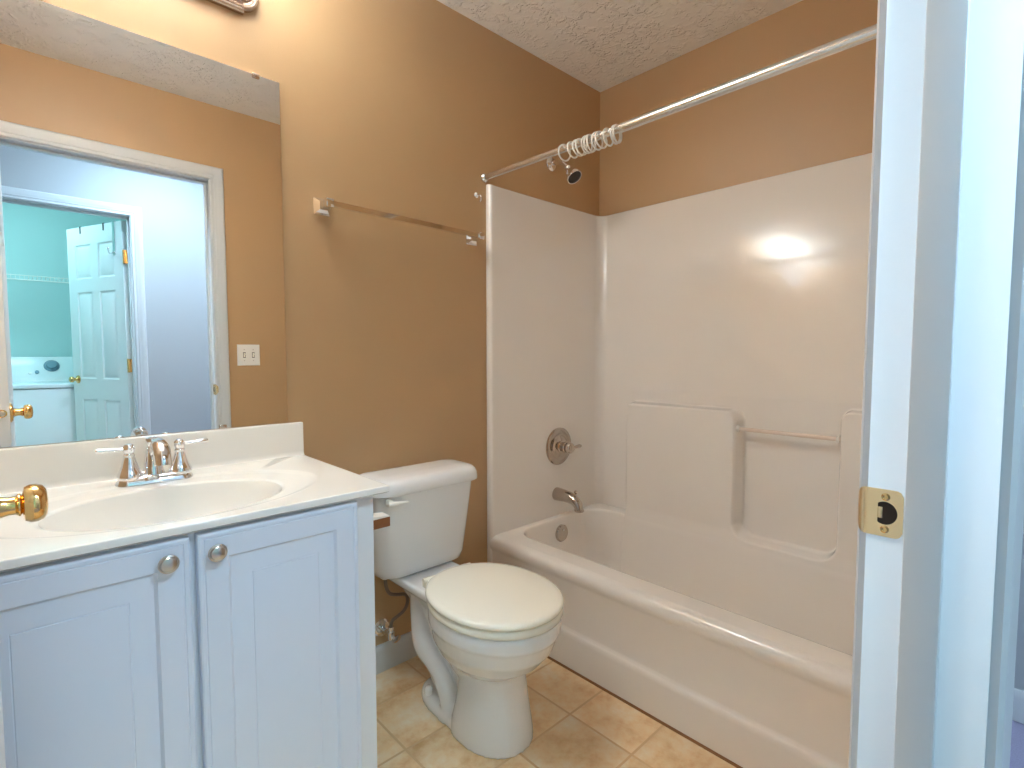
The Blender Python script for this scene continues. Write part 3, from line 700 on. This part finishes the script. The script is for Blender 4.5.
# vanity light above the mirror (only its lower right end is in frame)
vl = root('vanity_light', (-1.94, 0, 2.10), 'brushed metal vanity light bar on the wall above the mirror', 'wall lamp')
LX0, LX1 = -2.225, -1.655
pb = MB()
R = []
for g, d in ((0, 0), (0, .012), (.003, .016), (.008, .017), (.010, .013), (.016, .013), (.018, .019), (.026, .022), (.030, .019), (.036, .024)):
    R.append([Vector((x, -.001-d, z)) for x, z in ((LX0+g*.3, 2.098+g), (LX1-g*.3, 2.098+g), (LX1-g*.3, 2.216-g), (LX0+g*.3, 2.216-g))])
pb.loft(R, True, True, True).obj('back_plate', m_bronze, vl, ang=25)
for cx, sg in ((LX1, 1), (LX0, -1)):
    prof = [(.050, 0), (.050, .010), (.047, .014), (.042, .015), (.040, .011), (.035, .011), (.032, .016), (.025, .018), (.020, .015), (.008, .019), (.001, .020)]
    rings = []
    for r, h_ in prof:
        rings.append([Vector((cx-.004*sg + sg*r*.92*math.cos(a), -.001-h_, 2.157+r*1.0*math.sin(a))) for a in [(-PI/2)+PI*k/24 for k in range(25)]])
    MB().loft(rings, False).obj('end_cap', m_bronze, vl, ang=25)
for gx in (-1.745, -1.94, -2.135):
    so = MB().tube([(gx, -.02, 2.165), (gx, -.075, 2.162), (gx, -.180, 2.175), (gx, -.200, 2.20)], [.010, .009, .009, .009], 16, 1).lathe([(.014, 0), (.022, .004), (.024, .02), (.014, .032)], (gx, -.200, 2.198), (0, 0, 1), 22).obj('socket_arm', m_bronze, vl)
    MB().lathe([(.020, 2.196), (.028, 2.200), (.036, 2.214), (.042, 2.240), (.050, 2.268), (.064, 2.292), (.062, 2.293), (.048, 2.270), (.040, 2.241), (.034, 2.216), (.026, 2.203), (.016, 2.199)], (gx, -.200, 0), (0, 0, 1), 28, caps=(False, False)).obj('lamp_shade', m_shade, vl)  # unseen upturned shade, shaped to bounce the bulb light off the ceiling
    MB().sphere((gx, -.200, 2.278), .026, n=20).obj('bulb', m_globe, vl)

# towel bar and hook
tb = root('towel_bar', (-1.137, 0, 1.60), 'long chrome towel bar on the tan wall above the toilet', 'towel bar')
def post(x, z):
    mb = MB(); R = []
    for h, d in ((.026, 0), (.026, .004), (.022, .008), (.020, .010), (.0125, .020), (.0105, .030), (.0105, .046)):
        R.append([Vector((x+a*h, -.0005-d, z+b*h)) for a, b in ((-1, -1), (1, -1), (1, 1), (-1, 1))])
    mb.loft(R, True, True, True)
    mb.box(x-.012, x+.012, -.070, -.044, z-.013, z+.013, bev=.002)
    mb.obj('post', m_chrome, tb, ang=25)
post(-1.439, 1.605); post(-.830, 1.597)
MB().xf(Matrix.Identity(4)).loft([[Vector((x, -.057+a, z+b)) for a, b in ((-.008, -.008), (.008, -.008), (.008, .008), (-.008, .008))] for x, z in ((-1.428, 1.605), (-.841, 1.597))], True, True, True).obj('bar', m_chrome, tb)
hk = root('robe_hook', (-.803, 0, 1.765), 'tiny chrome hook on the tan wall beside the shower corner', 'hook')
MB().lathe([(.011, 0), (.011, .003), (.007, .006), (.004, .008)], (-.803, -.0005, 1.772), (0, -1, 0), 20).obj('hook_base', m_chrome, hk)
MB().tube([(-.803, -.006, 1.772), (-.803, -.020, 1.771), (-.802, -.030, 1.762), (-.801, -.028, 1.748), (-.800, -.020, 1.744)], .003, 12, 1).obj('prong', m_chrome, hk)

# wooden paper holder block on the vanity's right side
ph = root('toilet_paper_holder', (-1.50, -.36, .66), 'small brown wooden paper holder jutting from the vanity side by the tank', 'paper holder')
PY = -.33
MB().box(CX1-.001, CX1+.012, PY-.07, PY+.07, .640, .690, bev=.003).obj('mount_plate', m_white, ph)
MB().box(CX1+.011, -1.404, PY-.012, PY+.010, .648, .676, bev=.002).obj('arm', m_wood, ph, label='brown wooden arm')
MB().prism([(CX1+.011, .676), (-1.406, .676), (-1.406, .679), (CX1+.011, .694)], 'y', PY-.012, PY+.03).obj('arm_cap', m_white, ph, label='white sloped arm cap')

# light switch on the front wall, seen in the mirror
ls = root('light_switch', (-1.236, YF, 1.075), 'white double light switch plate on the tan wall, seen in the mirror', 'light switch')
mb = MB(); rect_rings(mb, (-1.294, YF, 1.075), (1, 0, 0), (0, 0, 1), (0, 1, 0), .116, .116, [(0, 0), (0, .003), (.003, .0058), (.006, .0062)])
mb.obj('switch_plate', m_white, ls)
for x in (-1.259, -1.213):
    MB().box(x-.0065, x+.0065, YF+.006, YF+.0068, 1.118, 1.148).obj('toggle_shade', m_darkface, ls)  # dark plate painting the shading around the toggle
    MB().box(x-.0045, x+.0045, YF+.006, YF+.009, 1.121, 1.145, bev=.001).box(x-.0035, x+.0035, YF+.008, YF+.018, 1.134, 1.142, bev=.0015).obj('toggle', m_seat, ls)
    for z in (1.103, 1.163):
        MB().lathe([(.0032, 0), (.003, .001), (.001, .0014)], (x, YF+.0061, z), (0, 1, 0), 12).obj('screw', m_nickel, ls)

# ------------------------------------------------------------------ laundry room, seen in the mirror
wx0, wx1, wf, wb = -2.335, -1.650, -3.45, -4.12
ws = root('washing_machine', ((wx0+wx1)/2, (wf+wb)/2, 0), 'white top loading washing machine in the laundry, seen in the mirror', 'washing machine')
MB().box(wx0, wx1, wb, wf, .015, .885, bev=.012, seg=3).obj('cabinet', m_washer, ws)
MB().box(wx0-.002, wx1+.002, wb, wf+.008, .890, .922, bev=.008, seg=3).obj('lid', m_washer, ws)
MB().prism([(wb, .915), (wb+.17, .915), (wb+.165, .955), (wb+.10, 1.10), (wb+.085, 1.118), (wb, 1.118)], 'x', wx0+.01, wx1-.01).obj('console', m_washer, ws)
m_dial = mat('grey_dial_plastic', srgb(120, 150, 165), .3)
nrm = Vector((0, .145, .065)).normalized()
def on_console(x, z): 
    t = (z-.955)/.145; return Vector((x, wb+.165-.065*t, z))
MB().lathe([(.050, 0), (.048, .006), (.036, .009), (.034, .028), (.030, .034), (.002, .035)], on_console(-1.985, 1.045), nrm, 28).obj('dial', m_dial, ws, label='grey round timer dial')
MB().lathe([(.022, 0), (.021, .018), (.002, .02)], on_console(-1.79, 1.035), nrm, 20).obj('dial', m_dial, ws)
MB().lathe([(.014, 0), (.013, .012), (.002, .014)], on_console(-2.075, .995), nrm, 18).obj('button', m_dial, ws)
MB().lathe([(.011, 0), (.010, .006), (.002, .007)], on_console(-2.115, .988), nrm, 18).obj('button', m_white, ws)
for fx in (wx0+.05, wx1-.05):
    for fy in (wf-.05, wb+.05):
        MB().lathe([(.022, -.004), (.022, .008), (.012, .012), (.012, .02)], (fx, fy, 0), (0, 0, 1), 14).obj('foot', m_rubber, ws)
wsf = root('wire_shelf', (-2.1, YLB+.15, 1.72), 'white wire shelf on the laundry back wall, seen in the mirror', 'shelf')
wf_ = MB()
for y, z in ((YLB+.01, 1.74), (YLB+.30, 1.74), (YLB+.31, 1.705)): wf_.tube([(-2.98, y, z), (-.92, y, z)], .0035, 8)
wf_.obj('rail', m_white, wsf)
ww = MB()
for k in range(82):
    x = -2.97 + .025*k
    ww.box(x-.0014, x+.0014, YLB+.004, YLB+.312, 1.7435, 1.7465).box(x-.0014, x+.0014, YLB+.3085, YLB+.3125, 1.705, 1.745)
o = ww.obj('wire_deck', m_white, wsf, weld=False)
for x in (-2.6, -1.3): MB().tube([(x, YLB+.30, 1.735), (x, YLB+.004, 1.45)], .004, 8).obj('bracket', m_white, wsf)
# hook strap over the top of the laundry door
oh = root('over_door_hook', LO + LU*.10 + Vector((0, 0, 1.80)), 'chrome hook strap hung over the top of the laundry door', 'hook')
def dl(u, v, z): return LO + LU*u + LN*v + Vector((0, 0, z))
def strap(mb, pts, hw):
    mb.loft([[dl(u-hw, v, z), dl(u+hw, v, z), dl(u+hw, v2, z2), dl(u-hw, v2, z2)] for (u, v, z, v2, z2) in pts], True, True, True)
s1 = MB(); strap(s1, [(.085, -.039, 1.99, -.037, 1.99), (.085, -.039, 2.047, -.037, 2.044), (.085, .004, 2.047, .002, 2.044), (.085, .004, 1.82, .002, 1.82)], .012)
s1.obj('strap', m_chrome, oh)
MB().tube([dl(.085, .004, 1.84), dl(.085, .02, 1.825), dl(.085, .035, 1.825), dl(.085, .042, 1.85)], .005, 10, 1).sphere(dl(.085, .042, 1.855), .008).obj('hook_prong', m_chrome, oh)
for u, txt in ((.20, 'small dark metal clip over the laundry door top, nearest the hinges'), (.47, 'small dark metal clip over the laundry door top, nearest the free edge')):
    cm = MB(); strap(cm, [(u, -.038, 2.00, -.0365, 2.00), (u, -.038, 2.0455, -.0365, 2.0435), (u, .003, 2.0455, .0015, 2.0435), (u, .003, 1.995, .0015, 1.995)], .006)
    cm.obj('door_clip', m_rubber, label=txt, cat='clip', group='clips over the laundry door')

# unseen dome lamps added as fill light in the hall and laundry
hl = root('hall_fill_light', (-1.48, -2.05, 2.35), 'added unseen dome lamp in the hall, bluish fill through the bathroom doorway', 'ceiling lamp')
MB().lathe([(.15, 0), (.15, -.012), (.14, -.014)], (-1.48, -2.05, H), (0, 0, 1), 36).obj('lamp_base', m_nickel, hl)
MB().lathe([(.138, -.012), (.135, -.03), (.11, -.05), (.06, -.062), (.005, -.066)], (-1.48, -2.05, H), (0, 0, 1), 36).obj('lamp_dome', m_halldome, hl)
hl2 = root('hall_fill_light', (-.6, -2.1, 2.35), 'added unseen dome lamp brightening the right end of the hall', 'ceiling lamp')
MB().lathe([(.15, 0), (.15, -.012), (.14, -.014)], (-.6, -2.1, H), (0, 0, 1), 36).obj('lamp_base', m_nickel, hl2)
MB().lathe([(.138, -.012), (.135, -.03), (.11, -.05), (.06, -.062), (.005, -.066)], (-.6, -2.1, H), (0, 0, 1), 36).obj('lamp_dome', m_halldome2, hl2)
ll = root('laundry_fill_light', (-2.3, -3.2, 2.35), 'added unseen dome lamp in the laundry room, standing in for bluish daylight', 'ceiling lamp')
MB().lathe([(.15, 0), (.15, -.02), (.14, -.025)], (-2.3, -3.2, H), (0, 0, 1), 36).obj('lamp_base', m_nickel, ll)
MB().lathe([(.138, -.022), (.135, -.045), (.11, -.075), (.06, -.092), (.005, -.097)], (-2.3, -3.2, H), (0, 0, 1), 36).obj('lamp_dome', m_laundrydome, ll)
